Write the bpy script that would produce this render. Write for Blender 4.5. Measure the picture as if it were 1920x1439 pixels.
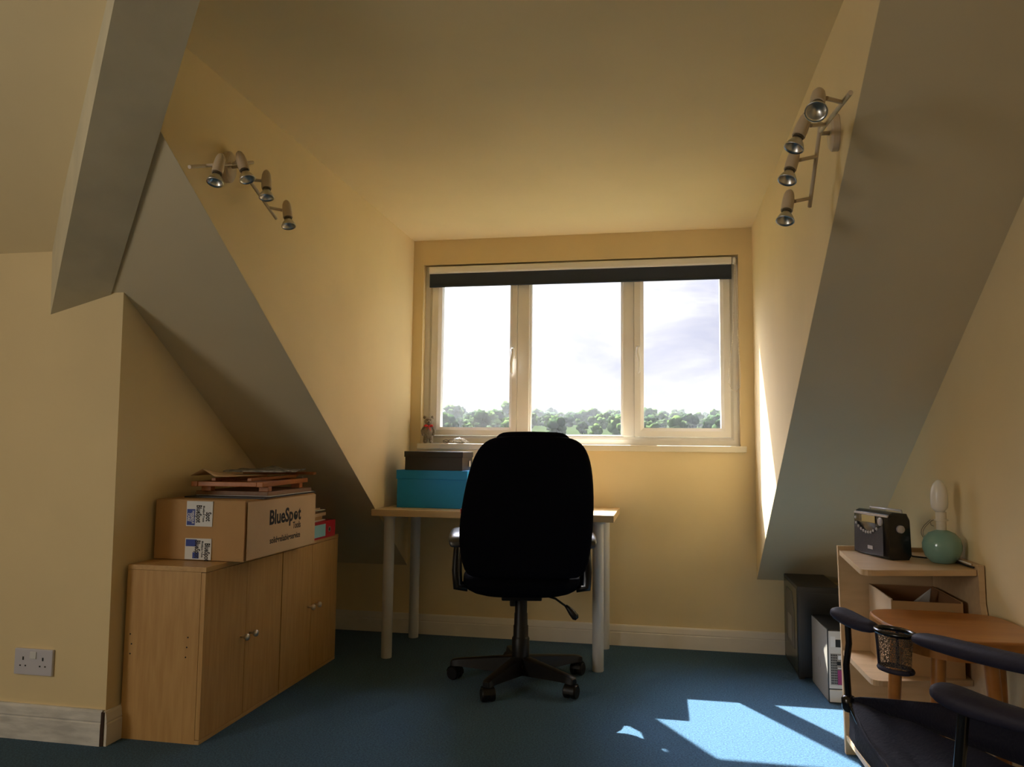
import bpy, bmesh, math, random
from mathutils import Vector, Matrix, noise
for o in list(bpy.data.objects): bpy.data.objects.remove(o)
SC = bpy.context.scene
COL = SC.collection
PI = math.pi
random.seed(7)

# ------------------------------------------------------------ camera
F_PX, YAW, PITCH, ROLL = 1458.66, 0.1895, 0.0844, 0.0111
cd = bpy.data.cameras.new('camera'); cam = bpy.data.objects.new('camera', cd); COL.objects.link(cam)
fw = Vector((-math.sin(YAW)*math.cos(PITCH), math.cos(YAW)*math.cos(PITCH), math.sin(PITCH)))
rt = Vector((math.cos(YAW), math.sin(YAW), 0)); up = rt.cross(fw)
r2 = rt*math.cos(ROLL)+up*math.sin(ROLL); u2 = -rt*math.sin(ROLL)+up*math.cos(ROLL)
M = Matrix((r2, u2, -fw)).transposed().to_4x4(); M.translation = Vector((0.351, -4.3886, 1.0584))
cam.matrix_world = M
cd.sensor_fit = 'HORIZONTAL'; cd.sensor_width = 36; cd.lens = 36*F_PX/1920; cd.clip_start = .02; cd.clip_end = 3000
SC.camera = cam

# ------------------------------------------------------------ exposure
vs = SC.view_settings
vs.view_transform = 'Standard'; vs.look = 'None'; vs.gamma = 1; vs.use_curve_mapping = False
vs.exposure = 0.10

# ------------------------------------------------------------ world sky with a bright veil of cloud round the sun
SUN = Vector((-.575, 1.0, 1.29)).normalized()       # towards the sun
w = bpy.data.worlds.new('sky'); SC.world = w; w.use_nodes = True
nt = w.node_tree; nt.nodes.clear()
def N(t, **k):
    n = nt.nodes.new(t)
    for a, b in k.items(): setattr(n, a, b)
    return n
def L(a, b): nt.links.new(a, b)
tc = N('ShaderNodeTexCoord')
nrm = N('ShaderNodeVectorMath', operation='NORMALIZE'); L(tc.outputs['Generated'], nrm.inputs[0])
sep = N('ShaderNodeSeparateXYZ'); L(nrm.outputs[0], sep.inputs[0])
mp = N('ShaderNodeMapping'); mp.inputs['Scale'].default_value = (4.2, 4.2, 13); mp.inputs['Location'].default_value = (1.3, .4, 2.2)
L(nrm.outputs[0], mp.inputs['Vector'])
cn = N('ShaderNodeTexNoise'); cn.inputs['Scale'].default_value = 1.5; cn.inputs['Detail'].default_value = 7; cn.inputs['Roughness'].default_value = .55
cn.inputs['Distortion'].default_value = .4
L(mp.outputs[0], cn.inputs['Vector'])
cr = N('ShaderNodeValToRGB')
cr.color_ramp.elements[0].position = .38; cr.color_ramp.elements[0].color = (.72, .73, .93, 1)
cr.color_ramp.elements[1].position = .60; cr.color_ramp.elements[1].color = (1.04, 1.03, 1.08, 1)
e = cr.color_ramp.elements.new(.49); e.color = (.86, .85, .99, 1)
L(cn.outputs[0], cr.inputs[0])
dt = N('ShaderNodeVectorMath', operation='DOT_PRODUCT'); dt.inputs[1].default_value = SUN; L(nrm.outputs[0], dt.inputs[0])
mx = N('ShaderNodeMath', operation='MAXIMUM'); mx.inputs[1].default_value = 0; L(dt.outputs['Value'], mx.inputs[0])
pw = N('ShaderNodeMath', operation='POWER'); pw.inputs[1].default_value = 14; L(mx.outputs[0], pw.inputs[0])
ml = N('ShaderNodeMath', operation='MULTIPLY_ADD'); ml.inputs[1].default_value = 46.0; ml.inputs[2].default_value = .66; L(pw.outputs[0], ml.inputs[0])
hz = N('ShaderNodeMapRange'); hz.inputs['From Min'].default_value = -.06; hz.inputs['From Max'].default_value = 0.0
hz.inputs['To Min'].default_value = .25; hz.inputs['To Max'].default_value = 1; L(sep.outputs['Z'], hz.inputs['Value'])
m2 = N('ShaderNodeMath', operation='MULTIPLY'); L(ml.outputs[0], m2.inputs[0]); L(hz.outputs[0], m2.inputs[1])
bg = N('ShaderNodeBackground'); L(cr.outputs[0], bg.inputs['Color']); L(m2.outputs[0], bg.inputs['Strength'])
wo = N('ShaderNodeOutputWorld'); L(bg.outputs[0], wo.inputs['Surface'])

# ------------------------------------------------------------ sun
sd = bpy.data.lights.new('sun', 'SUN'); sd.energy = 33; sd.angle = math.radians(.55); sd.color = (1, .96, .88)
so = bpy.data.objects.new('sun', sd); COL.objects.link(so)
so.rotation_euler = (-SUN).to_track_quat('-Z', 'Y').to_euler(); so.location = (-6, 8, 12)
# added fill lamp, out of view to the left of and behind the camera
ad = bpy.data.lights.new('added_fill_lamp', 'AREA'); ad.shape = 'RECTANGLE'; ad.size = 1.5; ad.size_y = 1.2; ad.energy = 42; ad.color = (1, .97, .92)
ao = bpy.data.objects.new('added_fill_lamp', ad); COL.objects.link(ao); ao.location = (-3.22, -5.0, 1.5)
ao.rotation_euler = (Vector((1, .30, -.05))).to_track_quat('-Z', 'Y').to_euler()

# ------------------------------------------------------------ room constants
XL, XR, H, ZK, T = -1.0972, .8494, 2.2963, .3838, .6683
YB = -1.8584
XW = 1.335
def zs(y): return ZK-y*T

# ------------------------------------------------------------ materials
def mat(name, col, rough=.6, metal=0, var=.0, vscale=8, stretch=(1, 1, 1), col2=None, bump=0, bscale=60, spec=.5, detail=4, sheen=0, trans=0, coat=0):
    m = bpy.data.materials.new(name); m.use_nodes = True; t = m.node_tree; b = t.nodes['Principled BSDF']
    b.inputs['Base Color'].default_value = (*col, 1); b.inputs['Roughness'].default_value = rough; b.inputs['Metallic'].default_value = metal
    b.inputs['Specular IOR Level'].default_value = spec
    if trans: b.inputs['Transmission Weight'].default_value = trans
    if coat: b.inputs['Coat Weight'].default_value = coat
    if sheen: b.inputs['Sheen Weight'].default_value = sheen
    tc = t.nodes.new('ShaderNodeTexCoord'); mp = t.nodes.new('ShaderNodeMapping'); mp.inputs['Scale'].default_value = stretch
    t.links.new(tc.outputs['Object'], mp.inputs['Vector'])
    n = t.nodes.new('ShaderNodeTexNoise'); n.inputs['Scale'].default_value = vscale; n.inputs['Detail'].default_value = detail
    t.links.new(mp.outputs[0], n.inputs['Vector'])
    c2 = col2 or tuple(max(0, c*(1-var)) for c in col)
    if var or col2:
        r = t.nodes.new('ShaderNodeValToRGB'); r.color_ramp.elements[0].position = .35; r.color_ramp.elements[1].position = .65
        r.color_ramp.elements[0].color = (*c2, 1); r.color_ramp.elements[1].color = (*col, 1)
        t.links.new(n.outputs[0], r.inputs[0]); t.links.new(r.outputs[0], b.inputs['Base Color'])
    if bump:
        n2 = t.nodes.new('ShaderNodeTexNoise'); n2.inputs['Scale'].default_value = bscale; n2.inputs['Detail'].default_value = 5
        t.links.new(mp.outputs[0], n2.inputs['Vector'])
        bp = t.nodes.new('ShaderNodeBump'); bp.inputs['Strength'].default_value = bump; bp.inputs['Distance'].default_value = .004
        t.links.new(n2.outputs[0], bp.inputs['Height']); t.links.new(bp.outputs[0], b.inputs['Normal'])
    return m
MT = {}
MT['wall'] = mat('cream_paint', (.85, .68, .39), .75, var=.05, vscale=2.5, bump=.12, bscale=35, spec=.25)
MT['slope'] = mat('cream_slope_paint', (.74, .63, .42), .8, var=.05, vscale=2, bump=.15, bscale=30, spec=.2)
MT['ceil'] = mat('cream_ceiling_paint', (.87, .71, .42), .75, var=.05, vscale=2, bump=.15, bscale=25, spec=.25)
MT['beam'] = mat('painted_boxed_beam', (.70, .62, .43), .7, var=.12, vscale=5, bump=.5, bscale=14, spec=.25)
MT['trim'] = mat('white_gloss_trim', (.84, .77, .67), .35, var=.06, vscale=6, spec=.4)
MT['wash'] = mat('whitewashed_board', (.78, .75, .70), .7, var=.28, vscale=9, stretch=(1, 1, 4), bump=.3, bscale=20)
MT['crack'] = mat('dark_gap', (.05, .025, .015), .9)
MT['upvc'] = mat('white_upvc', (.90, .87, .83), .35, var=.02, spec=.45)
MT['sill'] = mat('cream_sill_paint', (.80, .72, .56), .5, var=.04)
MT['beech'] = mat('beech_laminate', (.61, .365, .14), .42, col2=(.53, .30, .105), vscale=7, stretch=(9, 9, .8), detail=6)
MT['beech_h'] = mat('beech_laminate_lengthwise', (.63, .39, .16), .42, col2=(.55, .32, .12), vscale=7, stretch=(9, .8, 9), detail=6)
MT['desk'] = mat('birch_laminate', (.72, .53, .29), .35, col2=(.66, .47, .24), vscale=6, stretch=(.8, 9, 9), detail=6)
MT['shelf'] = mat('pale_beech_shelf', (.68, .48, .28), .4, col2=(.61, .42, .235), vscale=7, stretch=(1, 6, 6), detail=6)
MT['stoolw'] = mat('orange_pine', (.50, .21, .05), .3, col2=(.41, .155, .035), vscale=5, stretch=(.9, 7, 7), detail=6)
MT['easelw'] = mat('varnished_orange_wood', (.50, .18, .05), .35, col2=(.40, .13, .03), vscale=6, stretch=(6, 1, 6))
MT['brownw'] = mat('brown_board', (.28, .15, .075), .5, col2=(.22, .11, .05), vscale=6, stretch=(5, 1, 5))
MT['nickel'] = mat('brushed_nickel', (.75, .70, .64), .35, metal=.9)
MT['black'] = mat('black_fabric', (.0035, .0035, .006), .95, bump=.2, bscale=200, spec=.05)
MT['blackp'] = mat('black_plastic', (.006, .005, .005), .42, spec=.35, bump=.05)
MT['gloss'] = mat('glossy_black', (.006, .006, .008), .2, spec=.6)
MT['armtop'] = mat('smooth_dark_arm', (.02, .02, .025), .33, spec=1.0)
MT['legw'] = mat('grey_white_metal', (.62, .60, .57), .4, spec=.4)
MT['turq'] = mat('turquoise_card', (.0, .29, .74), .55, var=.05)
MT['darkbox'] = mat('black_card', (.022, .02, .02), .5)
MT['card'] = mat('brown_cardboard', (.53, .31, .13), .8, var=.12, vscale=5, bump=.2, bscale=12)
MT['card2'] = mat('pale_cardboard', (.66, .45, .26), .8, var=.08, vscale=5, bump=.15, bscale=12)
MT['cardin'] = mat('inner_cardboard', (.32, .15, .06), .85, var=.12, vscale=6)
MT['label'] = mat('white_tape', (.72, .72, .72), .4)
MT['blue'] = mat('blue_print', (.02, .05, .32), .5)
MT['ink'] = mat('black_print', (.02, .015, .015), .7)
MT['paper'] = mat('white_paper', (.75, .73, .70), .7, var=.05)
MT['paper2'] = mat('printed_paper', (.45, .42, .38), .6, col2=(.12, .12, .11), vscale=30)
MT['red'] = mat('red_card', (.50, .015, .03), .4)
MT['cyan'] = mat('pale_blue_label', (.30, .62, .70), .5)
MT['blind'] = mat('dark_blind_fabric', (.032, .042, .065), .8)
MT['chain'] = mat('white_chain', (.75, .68, .58), .5)
MT['lampw'] = mat('cream_enamel', (.62, .50, .36), .35, spec=.4)
MT['bulbg'] = mat('silver_reflector', (.70, .68, .64), .32, metal=1)
MT['rim'] = mat('dark_collar', (.10, .08, .05), .4)
MT['mint'] = mat('mint_ceramic', (.21, .40, .36), .12, var=.06, vscale=4, spec=.6, coat=.5)
MT['bulbw'] = mat('opal_bulb_glass', (.88, .85, .80), .25, spec=.5)
MT['socket'] = mat('white_bakelite', (.75, .68, .56), .4)
MT['wire'] = mat('thin_steel_wire', (.25, .18, .12), .4, metal=.6)
MT['cable'] = mat('black_cable', (.01, .01, .01), .5)
MT['radio'] = mat('dark_grey_grille', (.035, .032, .04), .45, bump=.3, bscale=300)
MT['silver'] = mat('silver_plastic', (.55, .53, .56), .3, metal=.3)
MT['lcd'] = mat('amber_display', (.55, .42, .16), .3)
MT['pcblack'] = mat('black_steel', (.012, .012, .012), .35)
MT['pcside'] = mat('grey_steel_side', (.10, .095, .085), .45)
MT['pcgreen'] = mat('smoked_side_window', (.045, .045, .03), .25)
MT['pcgrey'] = mat('grey_tower_side', (.30, .28, .245), .45)
MT['pcbeige'] = mat('light_steel', (.62, .60, .56), .45)
MT['mesh'] = mat('perforated_plate', (.30, .28, .26), .5)
MT['purple'] = mat('magenta_connector', (.30, .02, .14), .5)
MT['teal'] = mat('teal_connector', (.02, .22, .28), .5)
MT['navy'] = mat('navy_canvas', (.009, .009, .022), .75, bump=.5, bscale=120, sheen=.05, spec=.25)
MT['navy2'] = mat('navy_padding', (.026, .024, .048), .65, bump=.3, bscale=90, spec=.35)
MT['net'] = mat('black_net', (.10, .075, .05), .6)
MT['plate'] = mat('white_socket_plate', (.62, .60, .66), .4)
MT['hole'] = mat('dark_hole', (.02, .02, .02), .8)
MT['bear'] = mat('grey_plush', (.34, .28, .20), .95, var=.2, vscale=90, bump=.8, bscale=250, sheen=.4)
MT['ribbon'] = mat('red_ribbon', (.75, .04, .04), .5)
MT['tissue'] = mat('white_tissue', (.85, .84, .86), .8)
MT['specs'] = mat('dark_frame', (.06, .03, .03), .3)
MT['grass'] = mat('meadow', (.022, .036, .012), .9, col2=(.032, .045, .016), vscale=.05, spec=0)
MT['field'] = mat('ripe_field', (.26, .18, .06), .9, var=.1, vscale=.1, spec=0)
MT['tree1'] = mat('dark_leaves', (.022, .045, .022), .9, col2=(.05, .085, .03), vscale=.35, spec=0)
MT['tree2'] = mat('mid_leaves', (.05, .09, .028), .9, col2=(.085, .13, .04), vscale=.35, spec=0)
MT['trunk'] = mat('bark', (.07, .05, .03), .9)

# net fabric: perforated with real transparency between threads
m = MT['net']; t = m.node_tree; b = t.nodes['Principled BSDF']; out = t.nodes['Material Output']
v = t.nodes.new('ShaderNodeTexVoronoi'); v.inputs['Scale'].default_value = 200; tcn = t.nodes.new('ShaderNodeTexCoord'); t.links.new(tcn.outputs['Object'], v.inputs['Vector'])
v.feature = 'DISTANCE_TO_EDGE'
gt = t.nodes.new('ShaderNodeMath'); gt.operation = 'GREATER_THAN'; gt.inputs[1].default_value = .10; t.links.new(v.outputs['Distance'], gt.inputs[0])
tr = t.nodes.new('ShaderNodeBsdfTransparent'); mxs = t.nodes.new('ShaderNodeMixShader')
t.links.new(gt.outputs[0], mxs.inputs[0]); t.links.new(b.outputs[0], mxs.inputs[1]); t.links.new(tr.outputs[0], mxs.inputs[2]); t.links.new(mxs.outputs[0], out.inputs['Surface'])
# window glass
m = bpy.data.materials.new('window_glass'); m.use_nodes = True; t = m.node_tree; t.nodes.clear()
out = t.nodes.new('ShaderNodeOutputMaterial'); tr = t.nodes.new('ShaderNodeBsdfTransparent'); gl = t.nodes.new('ShaderNodeBsdfGlossy'); gl.inputs['Roughness'].default_value = .02
lw = t.nodes.new('ShaderNodeLayerWeight'); lw.inputs['Blend'].default_value = .5; fp = t.nodes.new('ShaderNodeMath'); fp.operation = 'POWER'; fp.inputs[1].default_value = 5
fr = t.nodes.new('ShaderNodeMath'); fr.operation = 'MULTIPLY_ADD'; fr.inputs[1].default_value = .92; fr.inputs[2].default_value = .04
t.links.new(lw.outputs['Facing'], fp.inputs[0]); t.links.new(fp.outputs[0], fr.inputs[0]); mxs = t.nodes.new('ShaderNodeMixShader')
tr.inputs['Color'].default_value = (.97, .98, .98, 1)
t.links.new(fr.outputs[0], mxs.inputs[0]); t.links.new(tr.outputs[0], mxs.inputs[1]); t.links.new(gl.outputs[0], mxs.inputs[2]); t.links.new(mxs.outputs[0], out.inputs['Surface'])
MT['glass'] = m
# carpet
m = mat('blue_carpet', (.050, .128, .215), .95, col2=(.020, .058, .108), vscale=150, bump=1.0, bscale=260, spec=.1, detail=3, sheen=.1)
MT['carpet'] = m

# ------------------------------------------------------------ builders
class MB:
    def __init__(s): s.bm = bmesh.new()
    def hexa(s, p):                      # 8 points: bottom ring 0-3, top ring 4-7
        v = [s.bm.verts.new(q) for q in p]
        for f in ((3, 2, 1, 0), (4, 5, 6, 7), (0, 1, 5, 4), (1, 2, 6, 5), (2, 3, 7, 6), (3, 0, 4, 7)): s.bm.faces.new([v[i] for i in f])
        return s
    def box(s, x0, x1, y0, y1, z0, z1, M=None, bev=0):
        P = [(x0, y0, z0), (x1, y0, z0), (x1, y1, z0), (x0, y1, z0), (x0, y0, z1), (x1, y0, z1), (x1, y1, z1), (x0, y1, z1)]
        if M: P = [M @ Vector(q) for q in P]
        if bev:
            b2 = bmesh.new(); v = [b2.verts.new(q) for q in P]
            for f in ((3, 2, 1, 0), (4, 5, 6, 7), (0, 1, 5, 4), (1, 2, 6, 5), (2, 3, 7, 6), (3, 0, 4, 7)): b2.faces.new([v[i] for i in f])
            bmesh.ops.bevel(b2, geom=b2.edges[:]+b2.verts[:], offset=bev, segments=2, profile=.6, affect='EDGES')
            me = bpy.data.meshes.new('tmp'); b2.to_mesh(me); b2.free(); s.bm.from_mesh(me); bpy.data.meshes.remove(me)
            return s
        return s.hexa(P)
    def prism(s, poly, d):               # polygon (3D points) swept along vector d
        d = Vector(d); a = [s.bm.verts.new(q) for q in poly]; b = [s.bm.verts.new(Vector(q)+d) for q in poly]; n = len(poly)
        s.bm.faces.new(a); s.bm.faces.new(b[::-1])
        for i in range(n): s.bm.faces.new((a[i], b[i], b[(i+1) % n], a[(i+1) % n]))
        return s
    def ring_loft(s, rings, close=True, cap=True):
        R = [[s.bm.verts.new(q) for q in r] for r in rings]; n = len(R[0])
        for a, b in zip(R, R[1:]):
            for i in range(n if close else n-1): s.bm.faces.new((a[i], a[(i+1) % n], b[(i+1) % n], b[i]))
        if cap and close:
            s.bm.faces.new(R[0][::-1]); s.bm.faces.new(R[-1])
        return s
    def tube(s, pts, r, n=12, rad=None, flat=1):
        pts = [Vector(p) for p in pts]; rings = []; pu = None
        for i, p in enumerate(pts):
            d = (pts[min(i+1, len(pts)-1)]-pts[max(i-1, 0)]).normalized()
            if pu is None: pu = d.cross(Vector((0, 0, 1)) if abs(d.z) < .9 else Vector((1, 0, 0))).normalized()
            pu = (pu-d*pu.dot(d)).normalized(); pv = d.cross(pu)
            rr = rad[i] if rad else r
            rings.append([p+(pu*math.cos(a)+pv*math.sin(a)*flat)*rr for a in [2*PI*k/n for k in range(n)]])
        return s.ring_loft(rings)
    def lathe(s, prof, c=(0, 0, 0), n=24, M=None):   # prof: (r, z)
        rings = []
        for r, z in prof:
            rg = [Vector((r*math.cos(2*PI*k/n), r*math.sin(2*PI*k/n), z)) for k in range(n)]
            rings.append([(M @ q if M else q)+Vector(c) for q in rg])
        return s.ring_loft(rings)
    def ball(s, c, r, sc=(1, 1, 1), sub=2, M=None, jit=0, seed=0):
        b2 = bmesh.new(); bmesh.ops.create_icosphere(b2, subdivisions=sub, radius=1)
        for v in b2.verts:
            q = Vector((v.co.x*sc[0], v.co.y*sc[1], v.co.z*sc[2]))*r
            if jit: q *= 1+jit*noise.noise(v.co*2.3+Vector((seed, 0, 0)))
            v.co = (M @ q if M else q)+Vector(c)
        me = bpy.data.meshes.new('tmp'); b2.to_mesh(me); b2.free(); s.bm.from_mesh(me); bpy.data.meshes.remove(me)
        return s
    def build(s, name, m, parent=None, smooth=False, bevel=0, sub=0, label=None, solid=0):
        bmesh.ops.recalc_face_normals(s.bm, faces=s.bm.faces)
        me = bpy.data.meshes.new(name); s.bm.to_mesh(me); s.bm.free()
        o = bpy.data.objects.new(name, me); COL.objects.link(o); me.materials.append(MT[m] if isinstance(m, str) else m)
        if parent: o.parent = parent
        if smooth:
            for p in me.polygons: p.use_smooth = True
        if smooth == 'auto':
            for p in me.polygons: p.use_smooth = True
            md = o.modifiers.new('ws', 'EDGE_SPLIT'); md.split_angle = math.radians(40)
        if solid:
            md = o.modifiers.new('so', 'SOLIDIFY'); md.thickness = solid; md.offset = 0
        if bevel:
            md = o.modifiers.new('be', 'BEVEL'); md.width = bevel; md.segments = 2; md.limit_method = 'ANGLE'
        if sub:
            md = o.modifiers.new('su', 'SUBSURF'); md.levels = sub; md.render_levels = sub
        if label: o['label'] = label
        return o
def tag(o, label, cat, group=None):
    o['label'] = label; o['category'] = cat
    if group: o['group'] = group
    return o
def thing(name, label, cat, loc=(0, 0, 0), rz=0, group=None):
    o = bpy.data.objects.new(name, None); COL.objects.link(o); o.location = loc; o.rotation_euler = (0, 0, rz); o.empty_display_size = .05
    return tag(o, label, cat, group)
def struct(o): o['kind'] = 'structure'; return o
def copy_tree(o, parent=None):
    c = o.copy(); COL.objects.link(c); c.parent = parent
    for ch in [k for k in bpy.data.objects if k.parent == o]: copy_tree(ch, c)
    return c
def text_bm(txt, size, bold=0.0, depth=.0006, align='CENTER', shear=0):
    cu = bpy.data.curves.new('t', 'FONT'); cu.body = txt; cu.size = size; cu.offset = bold; cu.extrude = depth/2; cu.align_x = align; cu.align_y = 'CENTER'; cu.shear = shear
    cu.resolution_u = 3
    o = bpy.data.objects.new('t', cu); COL.objects.link(o); dg = bpy.context.evaluated_depsgraph_get(); dg.update()
    me = bpy.data.meshes.new_from_object(o.evaluated_get(dg)); bpy.data.objects.remove(o); bpy.data.curves.remove(cu)
    return me
def add_text(mb, txt, size, M, bold=0, align='CENTER', shear=0, sx=1):
    me = text_bm(txt, size, bold, align=align, shear=shear); me.transform(Matrix.Diagonal((sx, 1, 1, 1))); me.transform(M); mb.bm.from_mesh(me); bpy.data.meshes.remove(me)
def frame(o, x, y):          # matrix from origin + two in-plane axes
    x = Vector(x).normalized(); y = Vector(y).normalized(); z = x.cross(y); y = z.cross(x)
    M = Matrix((x, y, z)).transposed().to_4x4(); M.translation = Vector(o); return M

# ============================================================ THE SETTING
struct(MB().box(-3.3, XW+.1, -6.1, .12, -.08, 0).build('floor', 'carpet'))
W0, W1, S0, S1 = -1.034, .776, 1.088, 2.149      # window opening
b = MB()
b.box(-3.3, W0, 0, .12, 0, 2.4); b.box(W1, XW+.1, 0, .12, 0, 2.4); b.box(W0, W1, 0, .12, 0, S0-.001); b.box(W0, W1, 0, .12, S1, 2.4)
struct(b.build('wall_back', 'wall'))
# a chimney-breast block whose near face carries the socket; the corner leans a little
zt = 1.9
struct(MB().hexa([(-3.3, YB, 0), (-1.588, YB, 0), (-1.588, -.0005, 0), (-3.3, -.0005, 0), (-3.3, YB, zt), (-1.6105, YB, zt), (-1.6105, -.0005, zt), (-3.3, -.0005, zt)]).build('wall_left', 'wall'))
struct(MB().box(-3.4, -3.3, -6.1, YB, 0, 2.4).build('wall_far_left', 'wall'))
struct(MB().box(XW, XW+.1, -6.1, 0, 0, 2.4).build('wall_right', 'wall'))
struct(MB().box(-3.4, XW+.1, -6.2, -6.1, 0, 2.4).build('wall_rear', 'wall'))
struct(MB().prism([(XL, 0, ZK), (XL, 0, H), (XL, -2.44, H), (XL, -2.44, zs(-2.44))], (-.05, 0, 0)).build('wall_dormer_left', 'wall'))
struct(MB().prism([(XR, 0, ZK), (XR, 0, H), (XR, -(H-ZK)/T, H)], (.05, 0, 0)).build('wall_dormer_right', 'wall'))
struct(MB().box(-3.4, XW+.1, -6.2, .12, H, H+.1).build('ceiling', 'ceil'))
def sl(x, y, off=-.002): return (x, y, zs(y)+off)
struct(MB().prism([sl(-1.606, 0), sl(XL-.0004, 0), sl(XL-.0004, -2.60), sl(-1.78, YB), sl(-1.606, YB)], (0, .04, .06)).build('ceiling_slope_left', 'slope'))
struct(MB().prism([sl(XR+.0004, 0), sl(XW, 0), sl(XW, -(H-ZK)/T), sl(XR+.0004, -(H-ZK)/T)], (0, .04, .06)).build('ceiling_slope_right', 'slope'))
def zu(y): return 1.790-(y-YB)*T
yu = YB-(H-1.790)/T
struct(MB().prism([(-3.3, YB, zu(YB)), (-1.80, YB, zu(YB)), (-1.09, yu, H), (-3.3, yu, H)], (0, .04, .06)).build('ceiling_slope_far_left', 'ceil'))
# boxed hip beam
A = Vector((-1.914, YB, 1.547)); B = Vector((-1.661, YB, 1.616)); Cc = Vector((-.964, -2.779, 2.149)); D = Vector((-.779, -2.707, 2.173))
P1 = Vector((-1.926, YB, 1.795)); P2 = Vector((-1.127, -2.59, 2.284))
k = .45; Ce = Cc+(Cc-A)*k; De = D+(D-B)*k; P2e = P2+(P2-P1)*k
P1b = P1+Vector((0, 0, .05)); P2b = P2e+Vector((0, 0, .05)); Bt = B+Vector((0, 0, .1)); Dt = De+Vector((0, 0, .1))
o = MB().hexa([A, B, De, Ce, P1b, Bt, Dt, P2b]).build('ceiling_beam', 'beam'); struct(o)
# skirtings
def skirting(name, p0, p1, h, m='trim', th=.015, nrm=(0, -1, 0)):
    n = Vector(nrm); p0 = Vector(p0); p1 = Vector(p1); d = (p1-p0)
    prof = [(0, 0), (th, 0), (th, h*.62), (th-.003, h*.66), (th-.001, h*.70), (th-.005, h*.93), (th-.009, h), (0, h)]
    return struct(MB().prism([p0+n*a+Vector((0, 0, z)) for a, z in prof], d).build(name, m))
skirting('baseboard_back', (-1.588, 0, 0), (XW, 0, 0), .111)
skirting('baseboard_left', (-1.588, YB-.012, 0), (-1.588, -.015, 0), .118, nrm=(1, 0, 0))
skirting('baseboard_breast', (-3.3, YB, 0), (-1.595, YB, 0), .121, 'wash', .018)
skirting('baseboard_right', (XW, -6.1, 0), (XW, -.015, 0), .111, nrm=(-1, 0, 0))
struct(MB().box(-1.5945, -1.5835, YB-.0165, YB-.0005, 0, .116).build('trim_1', 'crack'))

# window
win = struct(thing('window_1', 'x', 'x')); del win['label']; del win['category']; win['kind'] = 'structure'; win.location = (0, 0, 0)
FY0, FY1 = .052, .112
def rect_frame(x0, x1, z0, z1, wl, wr, wb, wt, y0, y1, bev=.006):
    mb = MB()
    # mitred members with a chamfered face
    o_ = [(x0, z0), (x1, z0), (x1, z1), (x0, z1)]; i_ = [(x0+wl, z0+wb), (x1-wr, z0+wb), (x1-wr, z1-wt), (x0+wl, z1-wt)]
    c = .35
    for k in range(4):
        a, b_ = o_[k], o_[(k+1) % 4]; c2, d2 = i_[(k+1) % 4], i_[k]
        def lerp(p, q, s): return (p[0]*(1-s)+q[0]*s, p[1]*(1-s)+q[1]*s)
        m1, m2_ = lerp(b_, c2, 1-c), lerp(a, d2, 1-c)
        f = []
        pts = [(a, y0), (b_, y0), (m1, y0), (c2, y0+bev*1.6), (c2, y1), (b_, y1), (a, y1), (d2, y1), (d2, y0+bev*1.6), (m2_, y0)]
        V = [mb.bm.verts.new((p[0], y, p[1])) for p, y in pts]
        for fc in ((0, 1, 2, 9), (9, 2, 3, 8), (8, 3, 4, 7), (7, 4, 5, 6), (6, 5, 1, 0), (1, 5, 4, 3, 2), (0, 9, 8, 7, 6)): mb.bm.faces.new([V[i] for i in fc])
    return mb
rect_frame(W0, W1, S0, S1, .045, .045, .047, .05, FY0, FY1).build('window_frame', 'upvc', win)
for x0, x1 in ((-.472, -.400), (.138, .204)): MB().box(x0, x1, FY0, FY1, S0+.0472, S1-.0502, bev=.006).build('mullion', 'upvc', win)
s1 = rect_frame(W0+.046, -.473, S0+.0485, S1-.051, .058, .042, .048, .05, FY0-.014, FY1-.012).build('sash', 'upvc', win)
s2 = rect_frame(.205, W1-.046, S0+.0485, S1-.051, .052, .052, .05, .05, FY0-.014, FY1-.012).build('sash', 'upvc', win)
MB().box(W0+.105, -.515, .084, .088, S0+.098, S1-.102).build('pane', 'glass', s1)
MB().box(.258, W1-.099, .084, .088, S0+.1, S1-.102).build('pane', 'glass', s2)
rect_frame(-.3998, .1378, S0+.0475, S1-.0505, .010, .010, .010, .01, FY0+.012, FY1-.012, bev=.003).build('glazing_bead', 'upvc', win)
MB().box(-.3895, .1275, .084, .088, S0+.058, S1-.061).build('pane', 'glass', win)
for x, s, par in ((-.492, -1, s1), (.228, 1, s2)):
    hb = MB(); hb.box(x-.012, x+.012, .022, .0375, 1.585, 1.655, bev=.004)
    hb.tube([(x, .024, 1.64), (x, .008, 1.635), (x-.004*s, .0, 1.61), (x+.006*s, .0, 1.56), (x+.004*s, .004, 1.50), (x-.002*s, .006, 1.492)], .009, n=10, rad=[.009, .010, .010, .009, .008, .005])
    hb.build('window_handle', 'upvc', par, smooth='auto')
struct(MB().box(-1.045, .805, -.034, .0515, 1.054, 1.088, bev=.005).build('trim_2', 'sill'))

sb2 = MB()
for a_ in ((-5.86, -4.14, .80, .88), (-5.86, -4.14, 2.12, 2.20)): sb2.box(-3.2995, -3.25, a_[0], a_[1], a_[2], a_[3])
for a_ in ((-5.86, -5.78), (-4.22, -4.14)): sb2.box(-3.2995, -3.25, a_[0], a_[1], .88, 2.12)
struct(sb2.build('fill_lamp_frame', 'upvc'))  # made-up window frame, out of view, dressing the added fill lamp
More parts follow.
